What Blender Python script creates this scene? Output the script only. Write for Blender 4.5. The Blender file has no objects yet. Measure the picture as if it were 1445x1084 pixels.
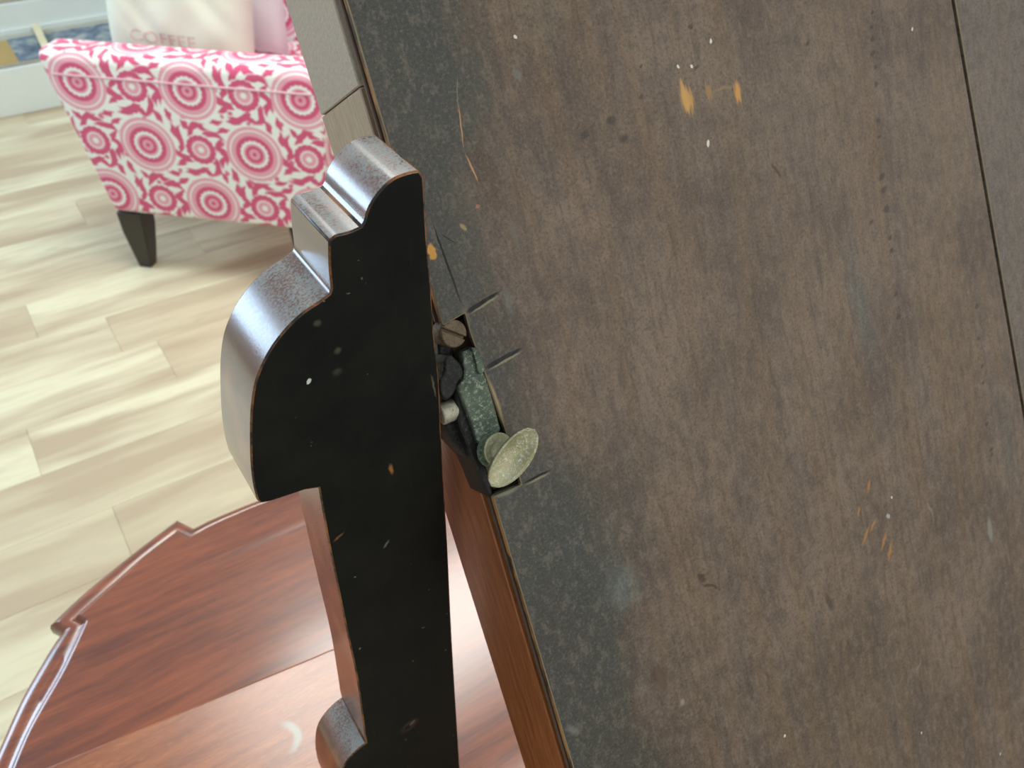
import bpy, bmesh, math, random
import numpy as np
from mathutils import Matrix, Vector
random.seed(7)
S = bpy.context.scene
COL = S.collection

# ---------------------------------------------------------------- camera, world, lights, exposure
F, CX, CY = 1213.0, 722.5, 542.0
_v = np.array([-30, 1400, F]); _d = _v/np.linalg.norm(_v)
_h = np.array([2400, -1000, F]); _x = _h-_d*(_h@_d); _x /= np.linalg.norm(_x)
R = np.stack([_x, np.cross(-_d, _x), -_d])          # world <- camera (right, down, forward)
CAM = np.array([0, 0, 1.45])
cd = bpy.data.cameras.new('camera'); cam = bpy.data.objects.new('camera', cd); COL.objects.link(cam)
cd.sensor_width = 36; cd.lens = F/1445*36; cd.clip_start = 0.02; cd.clip_end = 50
Mc = Matrix(((R[0,0], -R[0,1], -R[0,2], CAM[0]), (R[1,0], -R[1,1], -R[1,2], CAM[1]), (R[2,0], -R[2,1], -R[2,2], CAM[2]), (0,0,0,1)))
cam.matrix_world = Mc
cd.dof.use_dof = True; cd.dof.focus_distance = 0.37; cd.dof.aperture_fstop = 19
S.camera = cam
W = bpy.data.worlds.new('room_light'); S.world = W; W.use_nodes = True
W.node_tree.nodes['Background'].inputs[0].default_value = (0.87, 0.97, 1.0, 1)
W.node_tree.nodes['Background'].inputs[1].default_value = 0.62
S.view_settings.view_transform = 'Standard'; S.view_settings.look = 'None'
S.view_settings.gamma = 1; S.view_settings.use_curve_mapping = False
S.view_settings.exposure = 0.0
def area(name, loc, target, sx, sy, power, color):
    l = bpy.data.lights.new(name, 'AREA'); l.shape = 'RECTANGLE'; l.size = sx; l.size_y = sy; l.energy = power; l.color = color
    o = bpy.data.objects.new(name, l); COL.objects.link(o); o.location = loc
    o.rotation_euler = (Vector(target)-Vector(loc)).to_track_quat('-Z', 'Y').to_euler(); return o
area('ceiling_panel_light', (0.78, 1.66, 2.68), (0.78, 1.66, 0), 1.45, 0.85, 50, (1, 0.97, 0.9))
area('window_light', (-2.3, 4.3, 1.9), (-0.3, 1.5, 0.6), 1.7, 1.5, 88, (0.55, 0.76, 1.0))
area('rear_fill_light', (1.9, -2.4, 2.4), (0.4, 0.2, 1.2), 1.8, 1.4, 36, (1, 0.95, 0.86))  # added fill behind the camera, brightens the mirror back

# ---------------------------------------------------------------- measuring helpers
def ray(px, py):
    r = R@np.array([px-CX, py-CY, F]); return r/np.linalg.norm(r)
def onz(p, z): r = ray(*p); return CAM+r*(z-CAM[2])/r[2]
def ony(p, y): r = ray(*p); return CAM+r*(y-CAM[1])/r[1]
def onx(p, x): r = ray(*p); return CAM+r*(x-CAM[0])/r[0]
def onp(p, P, n): r = ray(*p); return CAM+r*((np.array(P)-CAM)@n)/(r@n)

# ---------------------------------------------------------------- object helpers
def link(name, me, mats=(), parent=None):
    o = bpy.data.objects.new(name, me); COL.objects.link(o)
    for m in (mats if isinstance(mats, (list, tuple)) else [mats]): me.materials.append(m)
    if parent is not None: o.parent = parent
    return o
def tag(o, label=None, cat=None, group=None, kind=None):
    for k, v in (('label', label), ('category', cat), ('group', group), ('kind', kind)):
        if v: o[k] = v
    return o
def empty(name, loc=(0,0,0), label=None, cat=None, rot=None):
    o = bpy.data.objects.new(name, None); COL.objects.link(o); o.location = loc; o.empty_display_size = .05
    if rot is not None: o.rotation_euler = rot
    return tag(o, label, cat)
def mesh(name, vs, fs, smooth=False):
    me = bpy.data.meshes.new(name); me.from_pydata([tuple(map(float, v)) for v in vs], [], fs); me.update()
    bm = bmesh.new(); bm.from_mesh(me); bmesh.ops.recalc_face_normals(bm, faces=bm.faces); bm.to_mesh(me); bm.free()
    if smooth:
        for p in me.polygons: p.use_smooth = True
    return me
def bevel(o, w, seg=2, mat=-1, angle=32):
    m = o.modifiers.new('bevel', 'BEVEL'); m.width = w; m.segments = seg; m.limit_method = 'ANGLE'; m.angle_limit = math.radians(angle)
    m.harden_normals = False
    if mat >= 0: m.material = mat
    for p in o.data.polygons: p.use_smooth = True
    bpy_smooth(o, 38)
    return o
def bpy_smooth(o, deg):
    try:
        o.data.set_sharp_from_angle(angle=math.radians(deg))
    except Exception: pass
def prism(name, pts, a, b, fn, mats, parent=None, bw=0, seg=2, bmat=-1, smooth=False, angle=32):
    """outline pts (2D) extruded between levels a and b; fn maps (p, q, level) to 3D"""
    n = len(pts)
    vs = [fn(p[0], p[1], a) for p in pts]+[fn(p[0], p[1], b) for p in pts]
    fs = [list(range(n)), list(range(2*n-1, n-1, -1))]+[[i, (i+1) % n, n+(i+1) % n, n+i] for i in range(n)]
    o = link(name, mesh(name, vs, fs), mats, parent)
    if bw: bevel(o, bw, seg, bmat, angle)
    elif smooth:
        for p in o.data.polygons: p.use_smooth = True
        bpy_smooth(o, 35)
    return o
def box(name, lo, hi, mats, parent=None, bw=0, seg=2, bmat=-1):
    pts = [(lo[0], lo[1]), (hi[0], lo[1]), (hi[0], hi[1]), (lo[0], hi[1])]
    return prism(name, pts, lo[2], hi[2], lambda p, q, l: (p, q, l), mats, parent, bw, seg, bmat)
def catmull(pts, n=5):
    out = []
    P = [np.array(p, float) for p in pts]
    for i in range(len(P)-1):
        p0 = P[max(i-1, 0)]; p1 = P[i]; p2 = P[i+1]; p3 = P[min(i+2, len(P)-1)]
        for k in range(n):
            t = k/n
            out.append(.5*((2*p1)+(-p0+p2)*t+(2*p0-5*p1+4*p2-p3)*t*t+(-p0+3*p1-3*p2+p3)*t**3))
    out.append(P[-1]); return out
def tube(name, a, b, r1, r2, mat, parent=None, seg=24, bw=0):
    a = np.array(a, float); b = np.array(b, float); d = b-a; d /= np.linalg.norm(d)
    u = np.cross(d, [0.3, 0.5, 0.81]); u /= np.linalg.norm(u); v = np.cross(d, u)
    vs = [c+r*(u*math.cos(t)+v*math.sin(t)) for c, r in ((a, r1), (b, r2)) for t in [2*math.pi*i/seg for i in range(seg)]]
    fs = [list(range(seg)), list(range(2*seg-1, seg-1, -1))]+[[i, (i+1) % seg, seg+(i+1) % seg, seg+i] for i in range(seg)]
    o = link(name, mesh(name, vs, fs), mat, parent)
    return bevel(o, bw or r1*.12, 2)

# ---------------------------------------------------------------- node helpers
class NT:
    def __init__(s, name, rough=.5, spec=.5, coat=0, metal=0):
        s.m = bpy.data.materials.new(name); s.m.use_nodes = True; s.t = s.m.node_tree
        s.b = s.t.nodes['Principled BSDF']; s.b.inputs['Roughness'].default_value = rough
        s.b.inputs['Specular IOR Level'].default_value = spec; s.b.inputs['Coat Weight'].default_value = coat
        s.b.inputs['Metallic'].default_value = metal
        s.obj = s.n('ShaderNodeTexCoord').outputs['Object']
    def n(s, t, **k):
        x = s.t.nodes.new(t)
        for a, v in k.items(): setattr(x, a, v)
        return x
    def put(s, sock, v):
        if v is None: return
        if isinstance(v, bpy.types.NodeSocket): s.t.links.new(v, sock)
        elif isinstance(v, (tuple, list)) and len(v) == 3 and sock.type == 'RGBA': sock.default_value = (*v, 1)
        else: sock.default_value = v
    def math(s, op, a, b=None, c=None, clamp=False):
        x = s.n('ShaderNodeMath', operation=op, use_clamp=clamp)
        s.put(x.inputs[0], a); s.put(x.inputs[1], b); s.put(x.inputs[2], c); return x.outputs[0]
    def mix(s, f, a, b, mode='MIX'):
        x = s.n('ShaderNodeMix', data_type='RGBA', blend_type=mode); x.clamp_factor = True
        s.put(x.inputs[0], f); s.put(x.inputs[6], a); s.put(x.inputs[7], b); return x.outputs[2]
    def mp(s, vec, loc=(0,0,0), rot=(0,0,0), sc=(1,1,1), typ='POINT'):
        x = s.n('ShaderNodeMapping', vector_type=typ); s.put(x.inputs[0], vec)
        x.inputs[1].default_value = loc; x.inputs[2].default_value = rot; x.inputs[3].default_value = sc; return x.outputs[0]
    def noise(s, vec, scale=5, detail=3, rough=.5, dist=0):
        x = s.n('ShaderNodeTexNoise'); s.put(x.inputs['Vector'], vec); x.inputs['Scale'].default_value = scale
        x.inputs['Detail'].default_value = detail; x.inputs['Roughness'].default_value = rough; x.inputs['Distortion'].default_value = dist
        return x.outputs[0]
    def rng(s, v, a, b, c=0., d=1., smooth=False):
        x = s.n('ShaderNodeMapRange', interpolation_type='SMOOTHSTEP' if smooth else 'LINEAR'); s.put(x.inputs[0], v)
        for i, q in enumerate((a, b, c, d)): x.inputs[i+1].default_value = q
        return x.outputs[0]
    def ramp(s, v, stops, interp='LINEAR'):
        x = s.n('ShaderNodeValToRGB'); s.put(x.inputs[0], v); r = x.color_ramp; r.interpolation = interp
        while len(r.elements) < len(stops): r.elements.new(0.5)
        for e, (p, c) in zip(r.elements, stops): e.position = p; e.color = (*c, 1)
        return x.outputs[0]
    def length(s, v):
        x = s.n('ShaderNodeVectorMath', operation='LENGTH'); s.put(x.inputs[0], v); return x.outputs['Value']
    def sep(s, v):
        x = s.n('ShaderNodeSeparateXYZ'); s.put(x.inputs[0], v); return x.outputs
    def comb(s, a, b, c=0.):
        x = s.n('ShaderNodeCombineXYZ'); s.put(x.inputs[0], a); s.put(x.inputs[1], b); s.put(x.inputs[2], c); return x.outputs[0]
    def warp(s, vec, scale, amt):
        x = s.n('ShaderNodeTexNoise'); s.put(x.inputs['Vector'], vec); x.inputs['Scale'].default_value = scale; x.inputs['Detail'].default_value = 3
        y = s.n('ShaderNodeVectorMath', operation='SUBTRACT'); s.put(y.inputs[0], x.outputs[1]); y.inputs[1].default_value = (.5,.5,.5)
        z = s.n('ShaderNodeVectorMath', operation='MULTIPLY_ADD'); s.put(z.inputs[0], y.outputs[0]); z.inputs[1].default_value = (amt,)*3; s.put(z.inputs[2], vec)
        return z.outputs[0]
    def after(s, vec, prev):
        # orders the evaluation (adds a billionth of prev), so the shader keeps within the renderer's stack
        x = s.n('ShaderNodeVectorMath', operation='MULTIPLY_ADD'); s.put(x.inputs[0], prev); x.inputs[1].default_value = (1e-9,)*3; s.put(x.inputs[2], vec)
        return x.outputs[0]
    def blob(s, vec, c, r, ang=0, soft=.5):
        if hasattr(s, 'prev'):
            vec = s.after(vec, s.prev)
        l = s.length(s.mp(vec, (c[0], c[1], 0), (0, 0, ang), (r[0], r[1], 1e3), 'TEXTURE'))
        f = s.rng(l, 1, 1-soft, 0, 1, True)
        if hasattr(s, 'prev'): s.prev = f
        return f
    def bump(s, h, strength=.3, dist=.001):
        x = s.n('ShaderNodeBump'); x.inputs['Strength'].default_value = strength; x.inputs['Distance'].default_value = dist
        s.put(x.inputs['Height'], h); s.t.links.new(x.outputs[0], s.b.inputs['Normal'])
    def out(s, col=None, rough=None):
        s.put(s.b.inputs['Base Color'], col); s.put(s.b.inputs['Roughness'], rough); return s.m
def srgb(r, g, b):
    f = lambda c: (c/255/12.92) if c/255 <= .04045 else ((c/255+.055)/1.055)**2.4
    return (f(r), f(g), f(b))
def simple(name, c, rough=.5, spec=.5, coat=0, metal=0, var=.12, scale=40, bump=0):
    t = NT(name, rough, spec, coat, metal)
    n = t.noise(t.obj, scale, 4, .6)
    if bump: t.bump(n, bump)
    return t.out(t.mix(n, tuple(x*(1-var) for x in c), tuple(min(1, x*(1+var)) for x in c)))
def wood(name, c1, c2, sc, rough=.35, coat=0., spec=.5, bump=.1, dark=None, rotz=0):
    t = NT(name, rough, spec, coat); t.b.inputs['Coat Roughness'].default_value = .21; t.b.inputs['Coat IOR'].default_value = 1.62 if coat >= 1 else 1.5
    v = t.mp(t.warp(t.mp(t.obj, rot=(0, 0, rotz)), 3, .03), sc=sc)
    a = t.noise(v, 6, 5, .6); b = t.noise(v, 40, 3, .6)
    f = t.rng(t.math('ADD', t.math('MULTIPLY', a, .7), t.math('MULTIPLY', b, .3)), .36, .64)
    col = t.mix(f, c1, c2)
    if dark: col = t.mix(t.rng(b, .6, .75), col, dark)
    t.bump(b, bump, .0006)
    return t.out(col, t.math('ADD', rough-.06, t.math('MULTIPLY', a, .12)))

# ================================================================ materials
M_floor = []
t = NT('light_oak_plank', .42, .4)
inf = t.n('ShaderNodeObjectInfo')
ofs = t.n('ShaderNodeVectorMath', operation='ADD'); t.put(ofs.inputs[0], t.obj); t.put(ofs.inputs[1], t.comb(t.math('MULTIPLY', inf.outputs['Random'], 37), t.math('MULTIPLY', inf.outputs['Random'], 11)))
v = t.mp(t.warp(ofs.outputs[0], 2.5, .05), sc=(.8, 6, 1))
g1 = t.noise(v, 1.5, 3, .5); g2 = t.noise(v, 9, 4, .6)
kn = t.noise(t.mp(ofs.outputs[0], sc=(3, 12, 1)), 1.3, 2, .5)
base = t.mix(t.rng(inf.outputs['Random'], .25, .9), srgb(227, 222, 190), srgb(208, 195, 164))
base = t.mix(t.rng(g1, .42, .60), base, srgb(188, 170, 142))
base = t.mix(t.math('MULTIPLY', t.rng(g2, .45, .75), .4), base, srgb(192, 174, 146))
base = t.mix(t.math('MULTIPLY', t.rng(kn, .70, .80), .6), base, srgb(140, 122, 100))
plank_m = t.out(base)
wall_m = simple('white_wall_paint', srgb(226, 232, 228), .8, .2, var=.02)
whitewood = simple('white_painted_board', srgb(228, 238, 235), .45, .4, var=.03)
gold_m = simple('gold_mat', srgb(176, 148, 88), .5, .5, var=.15, scale=20)
t = NT('blue_abstract_paint', .6, .3)
n1 = t.noise(t.warp(t.obj, 8, .1), 14, 5, .65)
blue_m = t.out(t.ramp(n1, [(.3, srgb(58, 76, 98)), (.48, srgb(104, 122, 140)), (.6, srgb(150, 160, 160)), (.75, srgb(190, 190, 178))]))
greyedge = simple('mottled_grey_frame', srgb(176, 174, 160), .6, .3, var=.2, scale=25)
cream_m = wood('pale_stick_wood', srgb(236, 230, 196), srgb(216, 204, 160), (8, 8, 1), .5)
blackwood = simple('espresso_leg_lacquer', srgb(40, 32, 26), .3, .5, var=.2)
M_black = NT('black_painted_back', .6, .2)
t = M_black
sp = t.noise(t.obj, 260, 2, .5); bl = t.noise(t.obj, 28, 4, .65); gr = t.noise(t.mp(t.obj, sc=(60, 60, 6)), 8, 3)
c = t.mix(t.rng(bl, .4, .75), srgb(9, 12, 11), srgb(24, 24, 19))
c = t.mix(t.math('MULTIPLY', t.rng(gr, .55, .8), .35), c, srgb(30, 33, 28))
c = t.mix(t.rng(sp, .72, .76), c, srgb(110, 112, 100))
def sup_uv(p):
    q = ony(p, .25); return (q[0], q[2])
w2 = t.sep(t.obj); fv = t.comb(w2[0], w2[2], 0.)
fvw = t.warp(fv, 420, .0016)
for p, r, ang, colr, sf in (((436, 538), (.0011, .0016), -.6, (205, 210, 200), .4), ((552, 662), (.0016, .0045), .1, (150, 100, 50), .8), ((578, 1024), (.0085, .0065), .5, (70, 54, 42), .7),
                        ((576, 1026), (.0045, .003), .6, (16, 12, 10), .6), ((582, 1020), (.0035, .0012), .7, (120, 112, 96), .6),
                        ((448, 456), (.0022, .0022), 0, (70, 66, 58), .8), ((476, 525), (.003, .0025), 0, (56, 54, 46), .9), ((478, 758), (.004, .0012), .5, (110, 72, 44), .7),
                        ((545, 768), (.0035, .0012), .9, (90, 92, 84), .7), ((477, 495), (.0022, .0022), 0, (74, 66, 56), .9), ((612, 545), (.0007, .009), .12, (90, 84, 66), .8)):
    c = t.mix(t.blob(fvw, sup_uv(p), r, ang, sf), c, srgb(*colr))
t.bump(t.noise(t.obj, 300, 3), .15, .0004)
M_black = t.out(c)
# mahogany sides of the support: dusty where it faces up
t = NT('worn_mahogany_edge', .3, .5, .8); t.b.inputs['Coat Roughness'].default_value = .2; t.b.inputs['Coat IOR'].default_value = 1.6
g = t.noise(t.mp(t.obj, sc=(40, 5, 40)), 6, 4); big = t.noise(t.obj, 45, 3)
c = t.mix(g, srgb(84, 48, 34), srgb(118, 72, 52)); c = t.mix(t.rng(big, .48, .7), c, srgb(156, 92, 54))
geo = t.n('ShaderNodeNewGeometry'); up = t.rng(t.sep(geo.outputs['Normal'])[2], .55, .95, 0, 1, True)
dn = t.noise(t.obj, 900, 3, .7)
dust = t.math('MULTIPLY', up, t.rng(t.math('ADD', dn, t.math('MULTIPLY', big, .55)), .66, .86, .05, .8))
c = t.mix(dust, c, srgb(132, 152, 156))
t.bump(t.noise(t.obj, 500, 3, .7), .14, .0005)
M_edge = t.out(c, t.math('ADD', .24, t.math('MULTIPLY', dust, .5)))
t = NT('worn_orange_arris', .35, .5)
M_wear = t.out(t.mix(t.rng(t.noise(t.obj, 60, 4, .7), .42, .6), srgb(40, 26, 18), srgb(150, 96, 52)))
# shafts lower side: lighter orange mahogany
M_mahog = wood('dresser_mahogany', srgb(94, 40, 16), srgb(144, 70, 30), (1.0, 14, 14), .32, 1.0, .3, .12, rotz=0)
M_mahog2 = wood('riser_orange_mahogany', srgb(150, 88, 48), srgb(190, 128, 84), (2.2, 16, 16), .34, .4, .5, .25)
M_side = wood('dark_mahogany', srgb(96, 50, 26), srgb(142, 82, 48), (10, 10, 1), .4, .25)
t = NT('frame_side_mahogany', .36, .5, .25); t.b.inputs['Coat Roughness'].default_value = .2
v = t.mp(t.warp(t.obj, 6, .01), sc=(60, 5, 60)); a_ = t.noise(v, 6, 5, .6); b_ = t.noise(v, 30, 4, .65)
c = t.mix(t.rng(a_, .35, .65), srgb(134, 74, 36), srgb(170, 100, 54)); c = t.mix(t.math('MULTIPLY', t.rng(b_, .5, .75), .6), c, srgb(96, 50, 26))
pl = t.mix(t.rng(a_, .35, .65), srgb(172, 148, 122), srgb(150, 122, 100)); pl = t.mix(t.math('MULTIPLY', t.rng(b_, .5, .7), .6), pl, srgb(110, 88, 70))
c = t.mix(t.rng(t.math('ADD', t.sep(t.obj)[1], t.math('MULTIPLY', t.math('SUBTRACT', a_, .5), .03)), -.01, .07, 0, 1, True), c, pl)
c = t.mix(t.math('MULTIPLY', t.rng(t.noise(t.mp(t.obj, sc=(1, .4, 1)), 160, 2), .72, .78), .7), c, srgb(190, 150, 110))
t.bump(b_, .15, .0005); M_stile = t.out(c)
M_felt = simple('rough_grey_wood', srgb(188, 174, 158), .85, .15, var=.2, scale=420, bump=.6)
M_pale = wood('pale_side_wood', srgb(150, 130, 106), srgb(124, 100, 80), (10, .8, 10), .6, 0, .3, .3)
M_dark = simple('gap_shade_black', srgb(10, 9, 8), .8, .2, var=.4, scale=200)  # near-black colour paints the shade in the gaps between edge layers
M_strip = simple('brown_strip_wood', srgb(96, 76, 62), .6, .3, var=.5, scale=160)
t = NT('bare_orange_wood', .6, .3)
o_n = t.noise(t.mp(t.obj, sc=(1, .3, 1)), 60, 4, .7)
M_orange = t.out(t.mix(t.rng(t.math('ADD', o_n, t.math('MULTIPLY', t.rng(t.math('ABSOLUTE', t.math('ADD', t.sep(t.obj)[1], .068)), .016, .010), .4)), .42, .55), srgb(52, 40, 30), srgb(178, 122, 66)))
M_paleedge = simple('rubbed_pale_edge', srgb(150, 132, 104), .6, .3, var=.25, scale=150)
M_mortise = simple('mortise_wood', srgb(90, 72, 52), .7, .25, var=.5, scale=150, bump=.4)

# ================================================================ setting
fl = link('floor', mesh('floor', [(-4, -3, -.012), (5, -3, -.012), (5, 4.6, -.012), (-4, 4.6, -.012), (-4, -3, -.06), (5, -3, -.06), (5, 4.6, -.06), (-4, 4.6, -.06)],
          [(0, 1, 2, 3), (4, 5, 6, 7), (0, 1, 5, 4), (1, 2, 6, 5), (2, 3, 7, 6), (3, 0, 4, 7)]), simple('subfloor', srgb(150, 138, 112), .9))
tag(fl, kind='structure')
pl_me = {}
pw = .18; row = 0
y = 1.69-.18*12
while y < 4.4:
    x = -3.9+((row*.517) % 1.3)
    if abs(y-1.69) < .01: x = -.14-1.3*3
    if abs(y-2.05) < .01: x = .13-1.3*4
    first = True
    while x < 4.6:
        if True:
            key = 'p'
            if key not in pl_me:
                o = box('plank', (0, 0, -.012), (1.2996, pw-.0003, 0), plank_m, fl, .0006, 1); pl_me[key] = o.data
            else:
                o = bpy.data.objects.new('plank', pl_me[key]); COL.objects.link(o); o.parent = fl
                m = o.modifiers.new('bevel', 'BEVEL'); m.width = .0006; m.segments = 1
            o.location = (x, y, 0)
        x += 1.3
    y += pw; row += 1
tag(box('wall_back', (-4, 4.6, 0), (5, 4.72, 2.8), wall_m), kind='structure')
tag(box('baseboard_back', (-4, 4.585, 0), (5, 4.6, .12), whitewood, bw=.003), kind='structure')

# ================================================================ white tiered stand with paintings
st = empty('display_stand', (1.0, 3.78, 0), 'low white stepped display stand holding paintings, behind the armchair', 'display stand')
def SL(p): return (p[0]-1.0, p[1]-3.78, p[2])
box('lower_board', SL((-.9, 3.78, 0)), SL((2.2, 4.16, .178)), whitewood, st, .003)
box('upper_board', SL((-.9, 4.16, 0)), SL((2.2, 4.58, .300)), whitewood, st, .003)
box('board_lip', SL((-.9, 4.148, .178)), SL((2.2, 4.16, .206)), whitewood, st, .003)
def painting(name, x0, x1, xs, y0, y1, z, label, frame):
    e = empty(name, ((x0+x1)/2, (y0+y1)/2, z), label, 'painting'); L = lambda p: (p[0]-(x0+x1)/2, p[1]-(y0+y1)/2, p[2]-z)
    box('frame', L((x0, y0, z)), L((x1, y1, z+.012)), frame, e, .002)
    box('mat', L((x0+.004, y0+.004, z+.012)), L((xs, y1-.06, z+.0135)), gold_m, e)
    box('canvas', L((xs, y0+.004, z+.012)), L((x1-.004, y1-.06, z+.015)), blue_m, e)
    return e
painting('painting', -.7, 1.5, .245, 3.79, 4.13, .179, 'blue and gold painting lying flat on the lower step of the white stand', greyedge)
painting('painting', -.7, 1.5, .335, 4.17, 4.5, .301, 'blue and gold painting lying on the upper step of the white stand', greyedge)
a = ony((66, 70), 3.80)
b = ony((52, 36), 4.10)
b = ony((50, 36), 4.135)
stick = prism('wooden_stick', [(-.014, -.008), (.014, -.008), (.014, .008), (-.014, .008)], 0, 1, lambda p, q, l: tuple(np.array([a, b])[int(l)]+np.array([p, 0, q])), cream_m, bw=.002)
tag(stick, 'short cream wooden stick leaning on the white stand behind the armchair', 'stick')

# ================================================================ armchair
# fabric: printed medallions in two sizes on a staggered lattice, laid out in UV metres
def fabric():
    t = NT('pink_medallion_fabric', .85, .15); t.b.inputs['Sheen Weight'].default_value = .2
    uv = t.n('ShaderNodeUVMap').outputs[0]
    P, Q = .298, .318
    s = t.sep(uv)
    s_plain = s; s_w = t.sep(t.warp(uv, 26, .022))
    def local(u0, v0, s=s_plain):
        a = t.math('SUBTRACT', t.math('FRACT', t.math('ADD', t.math('DIVIDE', t.math('SUBTRACT', s[0], u0), P), .5)), .5)
        b = t.math('SUBTRACT', t.math('FRACT', t.math('ADD', t.math('DIVIDE', t.math('SUBTRACT', s[1], v0), Q), .5)), .5)
        a = t.math('MULTIPLY', a, P); b = t.math('MULTIPLY', b, Q)
        r = t.math('SQRT', t.math('ADD', t.math('MULTIPLY', a, a), t.math('MULTIPLY', b, b)))
        th = t.math('ARCTAN2', b, a)
        return r, th
    U0, V0 = FAB0
    L = [local(U0, V0), local(U0+P/2, V0+Q/2)]; Sm = [local(U0+P/2, V0), local(U0, V0+Q/2)]
    white = srgb(238, 242, 236); dp = srgb(212, 94, 132); lp = srgb(232, 168, 184)
    def nearest(A):
        f = t.math('LESS_THAN', A[1][0], A[0][0])
        m = lambda i: t.math('ADD', t.math('MULTIPLY', f, A[1][i]), t.math('MULTIPLY', t.math('SUBTRACT', 1, f), A[0][i]))
        return m(0), m(1)
    r, th = nearest(L); rs, ths = nearest(Sm)
    rw, thw = nearest([local(U0, V0, s_w), local(U0+P/2, V0+Q/2, s_w)]); rsw, thsw = nearest([local(U0+P/2, V0, s_w), local(U0, V0+Q/2, s_w)])
    # swirling filler sprigs between the medallions
    def sw(r, th, k, tw, r0, r1, th_):
        w = t.math('SINE', t.math('ADD', t.math('MULTIPLY', th, k), t.math('MULTIPLY', r, tw)))
        band = t.math('MULTIPLY', t.rng(r, r0, r0+.004), t.rng(r, r1, r1-.006))
        return t.math('MULTIPLY', t.rng(w, th_, th_+.25), band)
    col = white
    vv = t.n('ShaderNodeTexVoronoi'); vv.feature = 'SMOOTH_F1'; t.put(vv.inputs['Vector'], t.warp(uv, 22, .02)); vv.inputs['Scale'].default_value = 30; vv.inputs['Smoothness'].default_value = .2
    col = t.mix(t.rng(vv.outputs[0], .27, .19), col, srgb(218, 120, 150))
    col = t.mix(sw(rsw, thsw, 7, 130, .044, .082, -.05), col, dp)
    col = t.mix(sw(rw, thw, 13, -120, .084, .110, .0), col, dp)
    # small medallion
    Rs = .040
    q = t.math('DIVIDE', t.math('ADD', rs, t.math('MULTIPLY', t.math('ABSOLUTE', t.math('SINE', t.math('MULTIPLY', ths, 8))), -.0025)), Rs)
    sm = t.ramp(t.math('MULTIPLY', q, .5), [(0, white), (.07, white), (.09, lp), (.22, lp), (.235, white), (.26, white), (.275, lp), (.33, dp), (.5, dp)])
    col = t.mix(t.rng(q, 1.0, .96), col, sm)
    # large medallion
    RL = .078
    tooth = t.math('MULTIPLY', t.math('SINE', t.math('MULTIPLY', th, 44)), .012)
    scal = t.math('MULTIPLY', t.math('ABSOLUTE', t.math('SINE', t.math('MULTIPLY', th, 9))), .035)
    q0 = t.math('DIVIDE', r, RL)
    q1 = t.math('ADD', q0, t.math('MULTIPLY', t.math('MULTIPLY', t.rng(q0, .36, .46), t.rng(q0, .56, .52)), scal))
    q1 = t.math('ADD', q1, t.math('MULTIPLY', t.rng(q0, .6, .66), tooth))
    big = t.ramp(t.math('MULTIPLY', q1, .8), [(0, dp), (.05, dp), (.07, lp), (.14, lp), (.165, dp), (.24, dp), (.26, lp), (.30, lp), (.315, white), (.395, white), (.415, dp), (.51, dp), (.53, lp), (.645, lp), (.655, white), (.685, white), (.70, lp), (.80, lp)])
    col = t.mix(t.rng(q0, 1.0, .97), col, big)
    t.bump(t.noise(uv, 900, 2), .1, .0006)
    return t.out(col)
Bz = .19
pa = onz((165, 302), Bz); pb = onz((425, 328), Bz)
ds = (pb-pa)/np.linalg.norm(pb-pa); dn_ = np.array([-ds[1], ds[0], 0])       # ds to the chair's rear, dn_ inwards (away from camera)
if dn_[1] < 0: dn_ = -dn_
P_IN = np.array([ds[1], -ds[0], 0])
q = onp((262, 120), pa, P_IN); FAB0 = ((q-pa)@ds, q[2]-Bz)
fab = fabric()
chair = empty('armchair', tuple(np.array([pa[0], pa[1], 0])), 'armchair upholstered in white fabric with pink medallion print, dark tapered legs', 'armchair')
chair.rotation_euler = (0, 0, math.atan2(ds[1], ds[0]))
# local frame: x to the rear, y inwards, z up
def gridmesh(name, rings, uvs, closed_caps=True, mats=None, parent=None, smooth=True):
    n = len(rings[0]); m = len(rings)
    vs = [p for r_ in rings for p in r_]; fs = []; fuv = []
    for i in range(m-1):
        for j in range(n):
            k = (j+1) % n
            fs.append([i*n+j, i*n+k, (i+1)*n+k, (i+1)*n+j])
            vj, vk = uvs[j][1], uvs[j+1][1]
            ua, ub = rings[i][j][0], rings[i+1][j][0]
            fuv.append([(rings[i][j][0], vj), (rings[i][k][0], vk), (rings[i+1][k][0], vk), (rings[i+1][j][0], vj)])
    for i in (0, m-1):
        fs.append([i*n+j for j in range(n)]); fuv.append([(rings[i][j][1]+.07, rings[i][j][2]-Bz) for j in range(n)])
    me = bpy.data.meshes.new(name); me.from_pydata([tuple(map(float, v)) for v in vs], [], fs)
    ul = me.uv_layers.new(name='UVMap'); k = 0
    for poly, u in zip(me.polygons, fuv):
        for li, w_ in zip(poly.loop_indices, u): ul.data[li].uv = (float(w_[0]), float(w_[1]))
    me.update(); o = link(name, me, mats, parent)
    bm = bmesh.new(); bm.from_mesh(me); bmesh.ops.recalc_face_normals(bm, faces=bm.faces); bm.to_mesh(me); bm.free()
    for p in me.polygons: p.use_smooth = smooth
    bpy_smooth(o, 50); return o
def rrect(y0, y1, z0, z1, r, n=5):
    pts = []
    for cy, cz, a0 in ((y0+r, z0+r, 180), (y0+r, z1-r, 180), ):
        pass
    def arc(cy, cz, a0, a1):
        return [(cy+r*math.cos(math.radians(a0+(a1-a0)*k/n)), cz+r*math.sin(math.radians(a0+(a1-a0)*k/n))) for k in range(n+1)]
    pts = arc(y0+r, z0+r, 270, 180)+arc(y0+r, z1-r, 180, 90)+arc(y1-r, z1-r, 90, 0)+arc(y1-r, z0+r, 0, -90)
    return pts
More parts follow.
